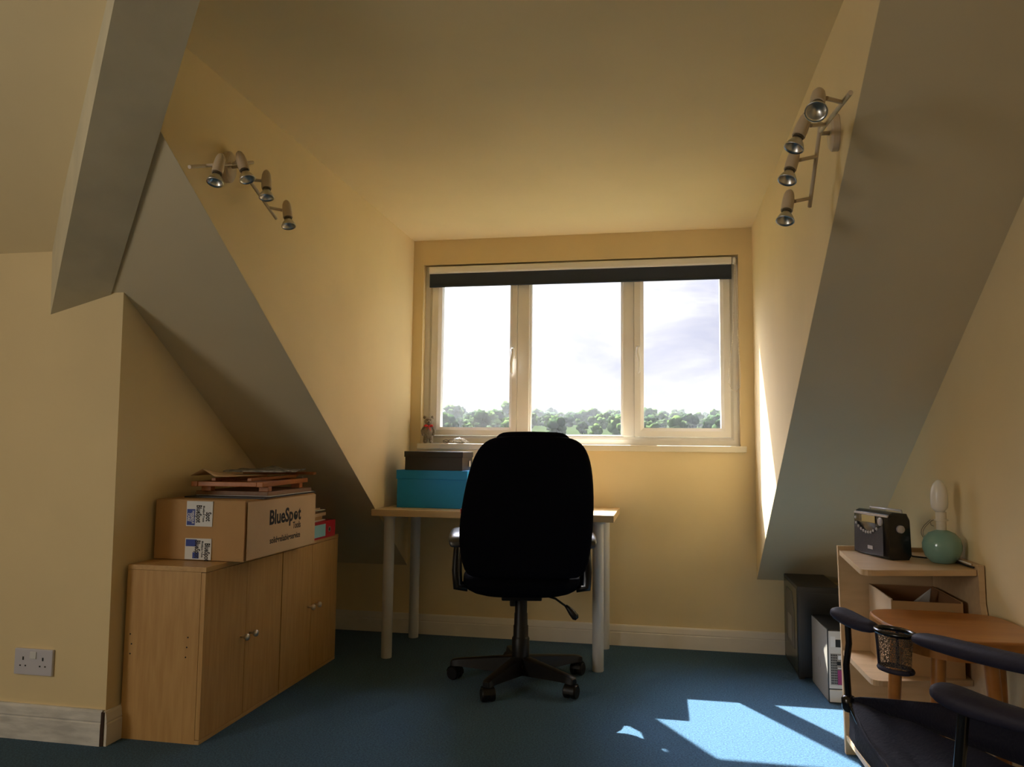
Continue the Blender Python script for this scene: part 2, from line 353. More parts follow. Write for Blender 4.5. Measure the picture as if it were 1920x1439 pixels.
# ============================================================ BLIND
bl = thing('roller_blind', 'dark navy roller blind rolled up under a white headrail at the window top', 'blind', (-.13, .01, 2.1))
bl_l = lambda mb, *a, **k: mb
MB().box(-.878, .872, -.004, .038, -.002, .040, bev=.008).build('headrail', 'upvc', bl)
MB().box(-.873, .870, .012, .018, -.078, -.002).box(-.873, .870, .008, .022, -.083, -.072, bev=.003).build('fabric', 'blind', bl)
ch = MB()
pts = [(.888, .01, .03), (.886, -.0, -.10), (.872, -.010, -.40), (.850, -.02, -.60), (.846, -.02, -.66), (.862, -.022, -.705), (.888, -.022, -.715), (.905, -.022, -.69), (.908, -.02, -.62), (.898, -.015, -.40), (.893, -.002, -.1), (.893, .012, .03)]
P = [Vector(p) for p in pts]
for a, b_ in zip(P, P[1:]):
    n_ = max(1, int((b_-a).length/.009))
    for i in range(n_): ch.ball(a.lerp(b_, i/n_), .0034, sub=1)
ch.tube(P, .0014, n=6)
ch.build('bead_chain', 'chain', bl, smooth=True)
MB().lathe([(.018, -.008), (.02, 0), (.018, .008)], (.884, .018, .02), M=Matrix.Rotation(PI/2, 3, 'Y')).build('chain_wheel', 'upvc', bl)

# ============================================================ DESK
dk = thing('desk', 'pale birch desk with four white tube legs under the window', 'desk', (-.49, -.30, 0))
ox, oy = -.49, -.30
def dsk(x, y): return (x-ox, y-oy)
top = [dsk(-1.106, -.575), dsk(.126, -.575), dsk(.126, -.022), dsk(-1.092, -.022), dsk(-1.092, -.53)]
MB().prism([(x, y, .711) for x, y in top], (0, 0, .034)).build('tabletop', 'desk', dk, bevel=.002)
for x, y in ((-1.021, -.094), (-1.021, -.534), (.048, -.094), (.048, -.534)):
    px, py = dsk(x, y)
    MB().lathe([(.026, .0), (.0275, .004), (.0275, .700), (.034, .701), (.034, .7105)], (px, py, 0), n=28).build('leg', 'legw', dk, smooth='auto')

# boxes on the desk
def lidded(name, label, x0, x1, y0, y1, z0, h, lid, m, rz=0, ov=.004):
    cx, cy = (x0+x1)/2, (y0+y1)/2; t_ = thing(name, label, 'storage box', (cx, cy, z0), rz); hx, hy = (x1-x0)/2, (y1-y0)/2
    MB().box(-hx+ov, hx-ov, -hy+ov, hy-ov, 0, h-.004, bev=.0015).build('box_body', m, t_)
    l = MB().box(-hx, hx, -hy, hy, h-lid, h, bev=.0015).build('lid', m, t_)
    return t_, l
lidded('storage_box', 'large turquoise cardboard box on the desk, left of the office chair', -1.030, -.642, -.42, -.13, .7455, .197, .047, 'turq', .0)
tb, _ = lidded('storage_box', 'small flat black cardboard box stacked on the turquoise box', -.992, -.672, -.415, -.165, .943, .099, .030, 'darkbox', .02)
lh = MB().box(.1601, .1615, .02, .055, .018, .050).build('label_holder', 'nickel', tb)
MB().box(.1612, .1622, .026, .049, .024, .044).build('card_insert', 'paper', lh)
# red book leaning over the desk's front edge
rb = thing('red_notebook', 'red covered notebook on the desk front edge, half hidden by the office chair', 'book', (-.56, -.555, .7605), -.12)
Mr = Matrix.Rotation(math.radians(14), 4, 'X')
MB().box(-.055, .10, -.075, .13, -.006, .001, M=Mr).box(-.055, .10, -.075, .13, .015, .019, M=Mr).box(-.055, -.050, -.075, .13, .001, .015, M=Mr).build('cover', 'red', rb)
MB().box(-.048, .097, -.072, .127, .0015, .0145, M=Mr).build('pages', 'paper', rb)
# things on the sill
br = thing('teddy_bear', 'small grey teddy bear with red ribbon standing on the window sill', 'soft toy', (-.985, -.004, 1.0885), .25)
bb = MB()
bb.ball((0, 0, .062), .031, (1, .85, 1.25), 3); bb.ball((.002, -.006, .128), .026, (1.05, .95, .95), 3)
bb.ball((.004, -.030, .121), .012, (1, 1, .85), 2)
for s in (-1, 1):
    bb.tube([(s*.013, 0, .045), (s*.016, -.004, .02), (s*.017, -.006, .006)], .012, rad=[.014, .013, .012])
    bb.ball((s*.017, -.012, .008), .011, (1, 1.35, .7), 2)
    bb.tube([(s*.024, 0, .092), (s*.034, -.006, .072), (s*.031, -.016, .052)], .009, rad=[.009, .010, .008])
    bb.ball((s*.030, -.018, .050), .0085, (1, 1, 1), 2)
bb.build('body', 'bear', br, smooth=True)
for s in (-1, 1): MB().ball((s*.023, -.001, .151), .010, (1, .6, 1), 2).build('ear', 'bear', br, smooth=True)
MB().ball((.004, -.042, .124), .004, sub=2).build('nose', 'specs', br, smooth=True)
for s in (-1, 1): MB().ball((.002+s*.010, -.0285, .135), .003, sub=2).build('eye', 'specs', br, smooth=True)
rbn = MB().tube([(.024*math.cos(a), .021*math.sin(a)-.003, .100) for a in [2*PI*k/16 for k in range(17)]], .004)
rbn.ball((.002, -.028, .098), .005); rbn.ball((-.013, -.030, .101), .011, (1.1, .45, .75), 2); rbn.ball((.017, -.030, .101), .011, (1.1, .45, .75), 2)
rbn.tube([(.002, -.030, .096), (-.008, -.034, .080)], .0045, flat=.4).tube([(.004, -.030, .096), (.014, -.034, .074)], .0045, flat=.4)
rbn.build('ribbon', 'ribbon', br, smooth=True)
ts = thing('tissue', 'crumpled white tissue on the window sill beside dark spectacles', 'tissue', (-.800, .005, 1.0885))
tb_ = MB(); tb_.ball((0, 0, .016), .026, (1.2, .8, .62), 3, jit=.9, seed=3); tb_.ball((.03, .0, .0105), .015, (1.4, .9, .6), 3, jit=.9, seed=9)
for v_ in tb_.bm.verts: v_.co.z = max(v_.co.z, .0005)
tb_.build('crumple', 'tissue', ts)
sp = thing('spectacles', 'folded dark rimmed spectacles on the window sill left of the tissue', 'glasses', (-.862, .0, 1.0885))
for s in (-1, 1):
    MB().tube([(s*.017+.015*math.cos(a), -.006+.002*math.sin(a), .0125+.0105*math.sin(a)) for a in [2*PI*k/16 for k in range(17)]], .0016, n=8).build('rim', 'specs', sp, smooth=True)
MB().tube([(-.003, -.006, .013), (0, -.007, .015), (.003, -.006, .013)], .0013, n=8).build('bridge', 'specs', sp, smooth=True)
MB().tube([(-.032, -.006, .014), (-.033, .006, .014), (-.010, .018, .006), (.020, .022, .003)], .0016, n=8).build('temple', 'specs', sp, smooth=True)

# ============================================================ OFFICE CHAIR
oc = thing('office_chair', 'tall black fabric office swivel chair seen from behind at the desk', 'chair', (-.283, -.803, 0), .20)
def sring(cx, cy, z, a, b_, n_=2.6, k=36):
    r = []
    for i in range(k):
        t_ = 2*PI*i/k; c, s = math.cos(t_), math.sin(t_)
        r.append((cx+a*abs(c)**(2/n_)*(1 if c >= 0 else -1), cy+b_*abs(s)**(2/n_)*(1 if s >= 0 else -1), z))
    return r
# backrest (local +y = towards desk)
prof = [(.500, .215, .030), (.515, .252, .046), (.56, .275, .056), (.66, .290, .058), (.76, .290, .056), (.86, .283, .054), (.95, .270, .052), (1.01, .256, .050), (1.06, .234, .046), (1.09, .208, .040), (1.108, .172, .032), (1.117, .12, .018)]
rings = []
for z, a, b_ in prof:
    lean = -.215-.10*(z-.5)**1.2*1.0+.0
    rings.append(sring(.010+.030*max(0, (z-.72)/.4)**.8, lean, z, a, b_, 3.2))
MB().ring_loft(rings).build('backrest', 'black', oc, smooth=True, sub=1)
# raised head pad on the front of the backrest, standing a little above it
prof = [(.93, .10, .02), (.95, .155, .034), (1.05, .175, .04), (1.10, .168, .036), (1.125, .15, .028), (1.137, .115, .015)]
MB().ring_loft([sring(.038, -.215-.10*(z-.5)**1.2+.02, z, a, b_, 3.0) for z, a, b_ in prof]).build('head_pad', 'black', oc, smooth=True, sub=1)
# seat
prof = [(.405, .10, .12), (.412, .20, .20), (.435, .255, .235), (.465, .27, .25), (.50, .262, .245), (.520, .22, .21), (.527, .12, .12)]
MB().ring_loft([sring(0, .0, z, a, b_, 3.4) for z, a, b_ in prof]).build('seat', 'black', oc, smooth=True, sub=1)
MB().box(-.09, .09, -.11, .11, .385, .412, bev=.006).build('seat_plate', 'blackp', oc)
for s in (-1, 1):
    ab = MB(); x = s*.288
    pth = [(s*.24, .06, .425), (x, .06, .43), (x+s*.006, .055, .50), (x+s*.004, .03, .58), (x, .02, .655)]
    ab.tube(pth, .02, n=12, rad=[.02, .024, .024, .022, .02], flat=.75)
    pth = [(s*.24, -.14, .445), (x, -.14, .45), (x+s*.006, -.13, .52), (x+s*.004, -.10, .60), (x, -.085, .655)]
    ab.tube(pth, .02, n=12, rad=[.02, .024, .024, .022, .02], flat=.75)
    am = ab.build('arm_support', 'blackp', oc, smooth=True)
    pr = []
    for y, a, b_, z in [(-.222, .026, .012, .640), (-.212, .034, .017, .650), (-.19, .037, .018, .664), (-.12, .038, .018, .674), (0, .037, .018, .678), (.09, .036, .018, .672), (.125, .030, .015, .658), (.135, .018, .008, .650)]:
        pr.append([(x+q[0], y, z+q[1]) for q in sring(0, 0, 0, a, b_, 3, 20)])
    MB().ring_loft(pr).build('arm_pad', 'armtop', oc, smooth=True, sub=1)
col_ = MB().lathe([(.036, .075), (.040, .085), (.040, .20), (.036, .206), (.034, .21), (.034, .255), (.031, .26), (.030, .31), (.028, .315), (.028, .388)], n=28)
col_.build('gas_column', 'blackp', oc, smooth='auto')
MB().box(-.052, -.026, -.03, .03, .345, .42, bev=.006).build('tilt_housing', 'blackp', oc)
lv = MB().tube([(.09, -.02, .40), (.155, -.045, .385), (.205, -.06, .352)], .005, n=8)
lv.tube([(.20, -.058, .357), (.212, -.063, .346), (.228, -.068, .328), (.243, -.074, .310), (.250, -.076, .302)], .012, rad=[.007, .011, .016, .017, .009])
lv.build('tilt_lever', 'blackp', oc, smooth=True)
hub = MB().lathe([(.03, .045), (.052, .05), (.055, .085), (.045, .105), (.034, .11)], n=28)
hub.build('base_hub', 'blackp', oc, smooth='auto')
for k_ in range(5):
    a = math.radians(37.5+72*k_)-.20
    Ma = Matrix.Rotation(a, 4, 'Z')
    rg = []
    for r_, hw, z0, z1 in [(.035, .034, .046, .122), (.12, .029, .052, .114), (.22, .025, .060, .103), (.285, .023, .064, .096), (.315, .021, .062, .090), (.324, .014, .062, .084)]:
        rg.append([Ma @ Vector(q) for q in [(r_, -hw, z0), (r_, hw, z0), (r_, hw*.8, z1-.004), (r_, hw*.35, z1), (r_, -hw*.35, z1), (r_, -hw*.8, z1-.004)]])
    MB().ring_loft(rg).build('base_arm', 'blackp', oc, smooth='auto')
    cs = MB(); Mc = Ma @ Matrix.Translation((.305, 0, 0)) @ Matrix.Rotation(.6+k_*1.1, 4, 'Z')
    for s in (-1, 1):
        cs.lathe([(.010, -.012), (.026, -.012), (.0295, -.007), (.0295, .007), (.026, .012), (.010, .012)], Mc @ Vector((0, s*.017, .0298)), n=20, M=(Mc.to_3x3() @ Matrix.Rotation(PI/2, 3, 'X')))
    cs.tube([Mc @ Vector((0, 0, .03)), Mc @ Vector((0, 0, .066))], .008, n=10)
    rg = [[Mc @ Vector((.033*math.cos(t_), y, .030+.034*math.sin(t_))) for t_ in [PI*j/10-.15 for j in range(11)]] for y in (-.024, .024)]
    cs.ring_loft(rg, close=False, cap=False)
    cs.build('caster', 'blackp', oc, smooth='auto')

# ============================================================ CUPBOARDS
def cupboard(label, y0, y1, rz=0):
    L_ = y1-y0; t_ = thing('cupboard', label, 'cupboard', (-1.423, (y0+y1)/2, 0)); hx = .158; hy = L_/2-.001; h = .62; th = .018
    c_ = MB(); c_.box(-hx+.006, hx-.018, -hy, -hy+th, 0, h-th); c_.box(-hx+.006, hx-.018, hy-th, hy, 0, h-th); c_.box(-hx+.006, hx-.03, -hy+th, hy-th, .0, .018); c_.box(-hx, -hx+.006, -hy, hy, 0, h-th)
    c_.build('carcass', 'beech', t_)
    MB().box(-hx, hx+.001, -hy, hy, h-th+.0005, h, bev=.001).build('top_panel', 'beech_h', t_)
    MB().box(-hx+.02, hx-.0185, -hy+.018, hy-.018, .0185, .030).build('shelf', 'beech_h', t_)
    MB().box(hx-.0175, hx, -hy, hy, 0, .014, bev=.001).build('plinth', 'beech_h', t_)
    for s in (-1, 1):
        ya, yb_ = (-hy+.001, -.0012) if s < 0 else (.0012, hy-.001)
        d = MB().box(hx-.0172, hx, ya, yb_, .016, h-th-.0015, bev=.001).build('door', 'beech', t_)
        yk = s*.034
        kb = MB().lathe([(.0045, 0), (.0045, .012), (.006, .016), (.012, .022), (.0135, .028), (.011, .034), (.004, .036)], (hx, yk, .317), n=18, M=Matrix.Rotation(PI/2, 3, 'Y'))
        kb.build('knob', 'nickel', d, smooth=True)
    return t_
c1 = cupboard('beech cupboard nearest the camera, under the cardboard carton', -1.79, -1.203)
cupboard('beech cupboard beside the desk, with the red box file on top', -1.199, -.612)
for x, z in ((-.135, .37), (-.128, .335), (-.132, .30), (.098, .37), (.095, .335), (.092, .30)):
    MB().lathe([(.0028, 0), (.0028, .001)], (x, -.2925, z), n=10, M=Matrix.Rotation(PI/2, 3, 'X')).build('peg_hole', 'hole', c1)

# ============================================================ CARTON
ct = thing('cardboard_carton', 'large brown cardboard carton printed BlueSpot Tools, on the near cupboard', 'carton', (-1.39, -1.345, .6225))
hx, hy, h = .19, .299, .226
rg = []
for z, e_ in ((0, -.003), (.01, 0), (h*.5, .004), (h-.008, .001), (h, -.004)):
    pts = []
    for (ax, ay), (bx, by) in zip([(-hx, -hy), (hx, -hy), (hx, hy), (-hx, hy)], [(hx, -hy), (hx, hy), (-hx, hy), (-hx, -hy)]):
        for q in range(6):
            s = q/6; px, py = ax+(bx-ax)*s, ay+(by-ay)*s; bulge = 1+e_*4*math.sin(PI*s)
            pts.append((px*bulge+.0, py*(1+e_*2*math.sin(PI*s)), z))
    rg.append(pts)
MB().ring_loft(rg).build('carton_body', 'card', ct)
# side flap panel with the pale face (long side)
MB().box(hx+.0062, hx+.0078, -hy+.004, hy-.004, .004, h-.003).build('printed_side', 'card2', ct)
MB().box(-hx+.004, hx-.004, -hy+.002, -.006, h+.0005, h+.0025).box(-hx+.004, hx-.004, .006, hy-.002, h+.0005, h+.0025).build('top_flap', 'card', ct)
tx = MB(); fx = hx+.0082
Mx = lambda y, z: frame((fx, y, z), (0, 1, 0), (0, 0, 1))
def fit_text(mb, txt, size, y0, y1, z, bold):
    me = text_bm(txt, size, bold, align='LEFT'); xs = [v.co.x for v in me.vertices]; a, b_ = min(xs), max(xs)
    me.transform(Matrix.Diagonal(((y1-y0)/(b_-a), 1, 1, 1)) @ Matrix.Translation((-a, 0, 0))); me.transform(Mx(y0, z)); mb.bm.from_mesh(me); bpy.data.meshes.remove(me)
fit_text(tx, 'BlueSp', .080, -.125, .078, .148, .0022)
fit_text(tx, 't', .080, .124, .150, .148, .0022)
fit_text(tx, 'Tools', .040, .078, .150, .101, .0004)
fit_text(tx, 'solid•reliable•service', .036, -.118, .148, .058, .0003)
tx.lathe([(.0185, 0), (.0185, .0006)], (fx, .1015, .143), n=24, M=Matrix.Rotation(PI/2, 3, 'Y'))
tx.build('printed_lettering', 'ink', ct)
MB().lathe([(.0045, 0), (.0045, .0004)], (fx+.0008, .103, .150), n=16, M=Matrix.Rotation(PI/2, 3, 'Y')).build('logo_highlight', 'card2', ct)
fy = -hy-.0045
MB().tube([(hx+.001, -hy-.004, .004), (hx+.002, -hy-.004, h*.5), (hx, -hy-.003, h)], .0018, n=6).build('torn_edge', 'cardin', ct)
for z0, z1 in ((.128, .2235), (.0025, .082)):
    tp = MB().box(-.055, .055, fy-.0006, fy+.004, z0, z1).build('parcel_tape', 'label', ct)
    bt = MB()
    hgt = z1-z0
    if z0 > .1:
        bt.box(-.052, -.018, fy-.0012, fy-.0007, z0+.004, z0+hgt*.68)
    else:
        bt.box(-.052, -.006, fy-.0012, fy-.0007, z0+hgt*.62, z0+hgt*.95); bt.box(-.022, .004, fy-.0012, fy-.0007, z0+.004, z0+hgt*.34)
    bt.build('tape_print', 'blue', tp)
    lt = MB(); Mt = lambda x, z: frame((x, fy-.0012, z), (0, 0, -1), (1, 0, 0))
    add_text(lt, 'BlueSpot', .030, Mt(-.003, (z0+z1)/2), bold=.0008, sx=.62)
    add_text(lt, 'Spot' if z0 > .1 else 'BlueSpot', .030, Mt(.038, (z0+z1)/2-.01), bold=.0008, sx=.62)
    add_text(lt, 'BlueSpot Tools', .010, Mt(.018, (z0+z1)/2), bold=.0002)
    lt.build('tape_lettering', 'ink', tp)
    l2 = MB()
    if z0 > .1:
        for i, q in enumerate(('HANDLE', 'WITH', 'CARE')): add_text(l2, q, .0125, Mt(-.026-.0095*i, z0+hgt*.36), bold=.0004)
        l2.build('tape_lettering', 'label', tp)
    else: l2.bm.free()

# stack on the carton
Z1 = .6225+.226+.003
o = MB().box(-.17, .17, -.25, .255, 0, .006, M=Matrix.Translation((-1.365, -1.29, Z1)) @ Matrix.Rotation(.04, 4, 'Z'), bev=.001).build('drawing_board', 'darkbox')
tag(o, 'thin dark drawing board with pale edge lying directly on the carton', 'board')
o = MB().box(-.158, .165, -.205, .215, 0, .002, M=Matrix.Translation((-1.36, -1.275, Z1+.0065)) @ Matrix.Rotation(.03, 4, 'Z')).build('card_sheet', 'paper'); tag(o, 'sheet of white card between the dark board and the wooden frame', 'card')
Z2 = Z1+.009
o = MB().box(-.155, .162, -.19, .21, 0, .016, M=Matrix.Translation((-1.365, -1.285, Z2)), bev=.002).build('wooden_board', 'brownw'); tag(o, 'brown wooden board under the folding easel on the carton', 'board')
Z3 = Z2+.0165
ea = thing('table_easel', 'orange varnished folding table easel lying flat on top of the pile', 'easel', (-1.37, -1.30, Z3), .10)
for x in (-.135, .135): MB().box(x-.013, x+.013, -.24, .27, .020, .040, bev=.002).build('side_rail', 'easelw', ea)
for y in (-.225, -.02, .25): MB().box(-.121, .121, y-.013, y+.013, .021, .039, bev=.002).build('cross_bar', 'easelw', ea)
for x in (-.075, .075): MB().box(x-.009, x+.009, -.20, .32, .041, .053, bev=.002).build('easel_leg', 'easelw', ea)
MB().box(-.17, .17, .285, .32, .0535, .066, bev=.002).build('picture_ledge', 'easelw', ea)
for x in (-.11, .13): 
    for y in (-.17, .18): MB().box(x-.02, x+.02, y-.018, y+.018, 0, .0195, bev=.002).build('foot_block', 'easelw', ea)
MB().tube([(.121, .20, .045), (.150, .20, .045)], .004).build('wing_screw', 'nickel', ea)
# papers on top
mg = MB()
n1, n2 = 10, 8
V = [[mg.bm.verts.new((-.13+.26*i/n1, -.17+.34*j/n2, .004+.020*max(0, math.sin(i*.9+j*.5))*(j/n2)**2+.004*math.sin(j*1.3))) for j in range(n2+1)] for i in range(n1+1)]
for i in range(n1):
    for j in range(n2): mg.bm.faces.new((V[i][j], V[i+1][j], V[i+1][j+1], V[i][j+1]))
o = mg.build('magazine', 'paper2', smooth=True, solid=.005); o.location = (-1.36, -1.20, Z3+.072); o.rotation_euler = (0, 0, .2); tag(o, 'curled printed magazine lying on top of the easel', 'magazine')
mg = MB()
V = [[mg.bm.verts.new((-.10+.2*i/n1, -.13+.26*j/n2, .003+.028*max(0, 1-abs(i-3)/3)*(1-j/n2)**2)) for j in range(n2+1)] for i in range(n1+1)]
for i in range(n1):
    for j in range(n2): mg.bm.faces.new((V[i][j], V[i+1][j], V[i+1][j+1], V[i][j+1]))
o = mg.build('loose_paper', 'card2', smooth=True, solid=.001); o.location = (-1.40, -1.41, Z3+.058); o.rotation_euler = (0, 0, -.15); tag(o, 'tan sheet of paper with a curled-up corner on the easel', 'paper')

# red box file + stack behind the carton
bf = thing('box_file', 'red lever arch box file lying flat on the far cupboard', 'folder', (-1.41, -.855, .6205))
MB().box(-.15, .16, -.165, .165, 0, .004).box(-.15, .16, -.165, .165, .076, .080).box(.156, .160, -.165, .165, .004, .076).box(-.15, .15, .161, .165, .004, .076).build('cover', 'red', bf)
MB().box(-.14, .15, -.16, .158, .005, .07).build('pages', 'paper', bf)
MB().box(.1602, .1610, -.085, .050, .010, .068).build('spine_label', 'cyan', bf)
rr = MB().lathe([(.014, 0), (.014, .002), (.009, .002), (.009, 0)], (.160, .095, .038), n=20, M=Matrix.Rotation(PI/2, 3, 'Y')); rr.build('finger_ring', 'nickel', bf)
MB().lathe([(.0088, 0), (.0088, .0012)], (.160, .095, .038), n=20, M=Matrix.Rotation(PI/2, 3, 'Y')).build('ring_hole', 'hole', bf)
z = .6205+.0805
stk = [('magazine', 'paper', .005, .03, 'white topped magazine lying directly on the red box file'), ('sketch_pad', 'card', .018, -.02, 'thick brown sketch pad on the white magazine above the red file'), ('sketch_pad', 'card2', .016, .05, 'tan sketch pad second from the top of the pile behind the carton'),
       ('magazine', 'brownw', .010, -.06, 'dark covered magazine in the pile behind the carton'), ('magazine', 'paper', .004, .02, 'thin white magazine near the top of the pile behind the carton'), ('magazine', 'card2', .010, -.04, 'tan magazine on top of the pile behind the carton')]
for nm, m_, hh, rz, lb in stk:
    o = MB().box(-.145, .14, -.13, .12+rz*.5, 0, hh-.0006, bev=.0006).build(nm, m_); o.location = (-1.42+rz*.2, -.875-abs(rz)*.4, z); o.rotation_euler = (0, 0, rz); z += hh
    tag(o, lb, 'magazine' if nm == 'magazine' else 'sketch pad')

# ============================================================ SPOTLIGHT BARS
def spot_bar(label, side, plate_c, rods, heads, joint):
    """side: +1 = on the left cheek (room towards +x), -1 = on the right cheek"""
    xw = XL if side > 0 else XR
    t_ = thing('spotlight_bar', label, 'spotlight', (xw, plate_c[0], plate_c[1]))
    def w_(d, y, z): return Vector((side*d, y-plate_c[0], z-plate_c[1]))
    # oval backing plate on the wall
    rg = []
    for d, s in ((.001, 1), (.018, 1), (.024, .85)):
        rg.append([w_(d, plate_c[0]+s*.034*math.cos(a), plate_c[1]+s*.054*math.sin(a)) for a in [2*PI*k/28 for k in range(28)]])
    MB().ring_loft(rg).build('wall_plate', 'lampw', t_, smooth='auto')
    MB().tube([w_(.022, *plate_c), w_(.045, *plate_c), w_(.07, *joint)], .006).build('stem', 'lampw', t_, smooth=True)
    for (a, b_) in rods:
        MB().tube([w_(.07, *a), w_(.07, *b_)], .0058, n=10).build('rod', 'lampw', t_, smooth='auto')
    for (y, z, dd, dr, rodp) in heads:
        top_ = w_(dr, y, z); bulb = top_+Vector(dd)
        st = MB().tube([w_(.07, *rodp), w_(dr-.018, y, z-.004)], .0052, n=10)
        sa = st.build('head_arm', 'lampw', t_, smooth='auto')
        d = (bulb-top_).normalized()
        q = Vector((0, 0, 1)).rotation_difference(-d).to_matrix()
        Mh = q
        hd = MB().lathe([(.0155, -.036), (.0165, -.036), (.0170, -.02), (.0165, .0), (.0145, .018), (.0105, .029), (.005, .035), (.001, .0365)], top_, n=22, M=Mh).build('lamp_head', 'lampw', t_, smooth='auto')
        MB().lathe([(.0135, -.042), (.0135, -.0362)], top_, n=22, M=Mh).build('collar', 'rim', hd)
        MB().lathe([(.0115, -.0425), (.014, -.048), (.020, -.058), (.0245, -.068), (.0255, -.072), (.0235, -.0735), (.020, -.067), (.012, -.057), (.004, -.052)], top_, n=26, M=Mh).build('bulb', 'bulbg', hd, smooth=True)
LY = lambda y: y
spot_bar('white four-spot light bar on the left dormer cheek', 1, (-2.045, 2.003),
         [((-2.352, 1.888), (-1.995, 2.035)), ((-2.10, 2.00), (-1.817, 1.890))],
         [(-2.291, 1.918, (.02, -.33, -1), .13, (-2.27, 1.922)), (-2.168, 1.972, (.42, -.10, -1), .13, (-2.12, 1.984)), (-2.006, 1.968, (.15, -.2, -1), .13, (-2.04, 1.960)), (-1.853, 1.912, (.24, -.2, -1), .13, (-1.875, 1.914))], (-2.06, 2.003))
spot_bar('white four-spot light bar on the right dormer cheek', -1, (-2.115, 1.965),
         [((-2.566, 1.877), (-2.235, 1.925)), ((-2.235, 1.948), (-2.053, 1.772))],
         [(-2.565, 1.872, (-.22, -.72, -.85), .14, (-2.49, 1.888)), (-2.375, 1.888, (-.40, -.2, -1), .14, (-2.30, 1.915)), (-2.216, 1.858, (-.30, -.30, -1), .14, (-2.165, 1.880)), (-2.125, 1.772, (-.2, -.35, -1), .14, (-2.07, 1.792))], (-2.225, 1.938))

# ============================================================ SOCKET
sk = thing('wall_socket', 'white double wall socket low on the chimney breast', 'socket', (-1.888, YB, .270))
MB().box(-.079, .079, -.011, 0, -.046, .046, bev=.003).build('face_plate', 'plate', sk)
MB().box(-.013, .013, -.0145, -.011, .012, .037, bev=.0015).build('rocker_switch', 'label', sk)
for cx in (-.042, .040):
    MB().box(cx-.003, cx+.003, -.0117, -.0112, .006, .018).build('earth_slot', 'hole', sk)
    for s in (-1, 1): MB().box(cx+s*.011-.003, cx+s*.011+.003, -.0117, -.0112, -.016, -.011).build('pin_slot', 'hole', sk)

# ============================================================ BOOKCASE
bc = thing('shelf_unit', 'pale beech open shelf unit against the right wall', 'shelf', (1.17, -1.5, 0))
def loc(x, y, z): return (x-1.17, y+1.5, z)
def shelf_poly(FL, NL, NR, FR, z, th):
    NL = Vector(NL); NR = Vector(NR); FL = Vector(FL)
    d1 = (FL-NL).normalized(); d2 = (NR-NL).normalized(); r = .045
    arc = []
    for i in range(7):
        t_ = i/6; p = (NL+d1*r)*(1-t_)**2+NL*2*t_*(1-t_)+(NL+d2*r)*t_**2; arc.append(p)
    pts = [FL]+arc+[NR, Vector(FR)]
    return [loc(p.x, p.y, z) for p in pts]
MB().prism(shelf_poly((.997, -1.292), (.955, -1.80), (1.312, -1.705), (1.320, -1.272), .682, .018), (0, 0, .018)).build('top_shelf', 'shelf', bc, bevel=.001)
MB().prism(shelf_poly((.992, -1.322), (.997, -1.725), (1.312, -1.645), (1.320, -1.302), .332, .018), (0, 0, .018)).build('middle_shelf', 'shelf', bc, bevel=.001)
MB().prism(shelf_poly((.990, -1.352), (.997, -1.73), (1.312, -1.665), (1.320, -1.332), .045, .018), (0, 0, .018)).build('bottom_shelf', 'shelf', bc, bevel=.001)
MB().hexa([loc(.986, -1.376, 0), loc(1.330, -1.352, 0), loc(1.330, -1.334, 0), loc(.986, -1.356, 0), loc(.992, -1.291, .715), loc(1.330, -1.271, .715), loc(1.330, -1.255, .715), loc(.992, -1.275, .715)]).build('end_panel', 'shelf', bc)
sp_ = [(1.314, -1.29, .0), (1.314, -1.78, 0), (1.314, -1.78, .40), (1.314, -1.745, .52), (1.314, -1.715, .60), (1.314, -1.712, .715), (1.314, -1.29, .715)]
MB().prism([loc(*p) for p in sp_], (.017, 0, 0)).build('side_panel', 'shelf', bc)
# carton inside the middle shelf
bx = thing('open_box', 'open brown cardboard box standing inside the shelf unit', 'box', (1.19, -1.485, .3505), -.02)
hx, hy, h = .106, .150, .238
MB().box(-hx, hx, -hy, hy, 0, .004).box(-hx, hx, hy-.004, hy, .004, h).box(-hx, hx, -hy, -hy+.004, .004, h-.005).box(hx-.004, hx, -hy+.004, hy-.004, .004, h).build('box_body', 'card', bx)
MB().box(-hx-.0005, -hx+.004, -hy+.001, hy-.001, .001, h).build('sunlit_tint_side', 'card2', bx)  # paler panel: sunlight on this face is put into its colour
MB().box(-hx+.005, hx-.005, hy-.0065, hy-.0045, .01, h-.001).box(hx-.0065, hx-.0045, -hy+.01, hy-.01, .01, h-.002).build('lining', 'cardin', bx)
MB().prism([(-.02, .05, .15), (.06, .06, .15), (.065, .03, .25), (.0, .045, .19)], (.004, .004, 0)).build('paper_scrap', 'paper', bx)
# radio
rd = thing('radio', 'black portable radio with silver buttons and amber dial on the shelf unit', 'radio', (1.080, -1.432, .7005))
ux = Vector((.07, -.247, 0)).normalized(); un = Vector((-ux.y, ux.x, 0))*1.0   # front runs along ux; un points away from front (towards +x)
if un.x < 0: un = -un
c0 = Vector((1.040, -1.325, .7005))-Vector(rd.location)
def rp(a, d, z): return c0+ux*a+un*d+Vector((0, 0, z))
LR, DR, HR = .225, .085, .158
rg = []
for a, s in ((0, .92), (.006, 1), (LR-.006, 1), (LR, .92)):
    pr = [(.0, .004), (.012, 0), (DR-.01, 0), (DR, .012), (DR-.004, HR*.85), (DR-.014, HR-.004), (.022, HR), (.010, HR-.006), (.002, HR-.02)]
    cc = (DR/2, HR/2)
    rg.append([rp(a, cc[0]+(q[0]-cc[0])*s, cc[1]+(q[1]-cc[1])*s if q[1] > .01 else q[1]) for q in pr])
MB().ring_loft(rg).build('case', 'gloss', rd, smooth='auto')
def rfr(a, z, d=-.0012): return frame(rp(a, d, z), ux, (0, 0, 1))
g_ = MB()
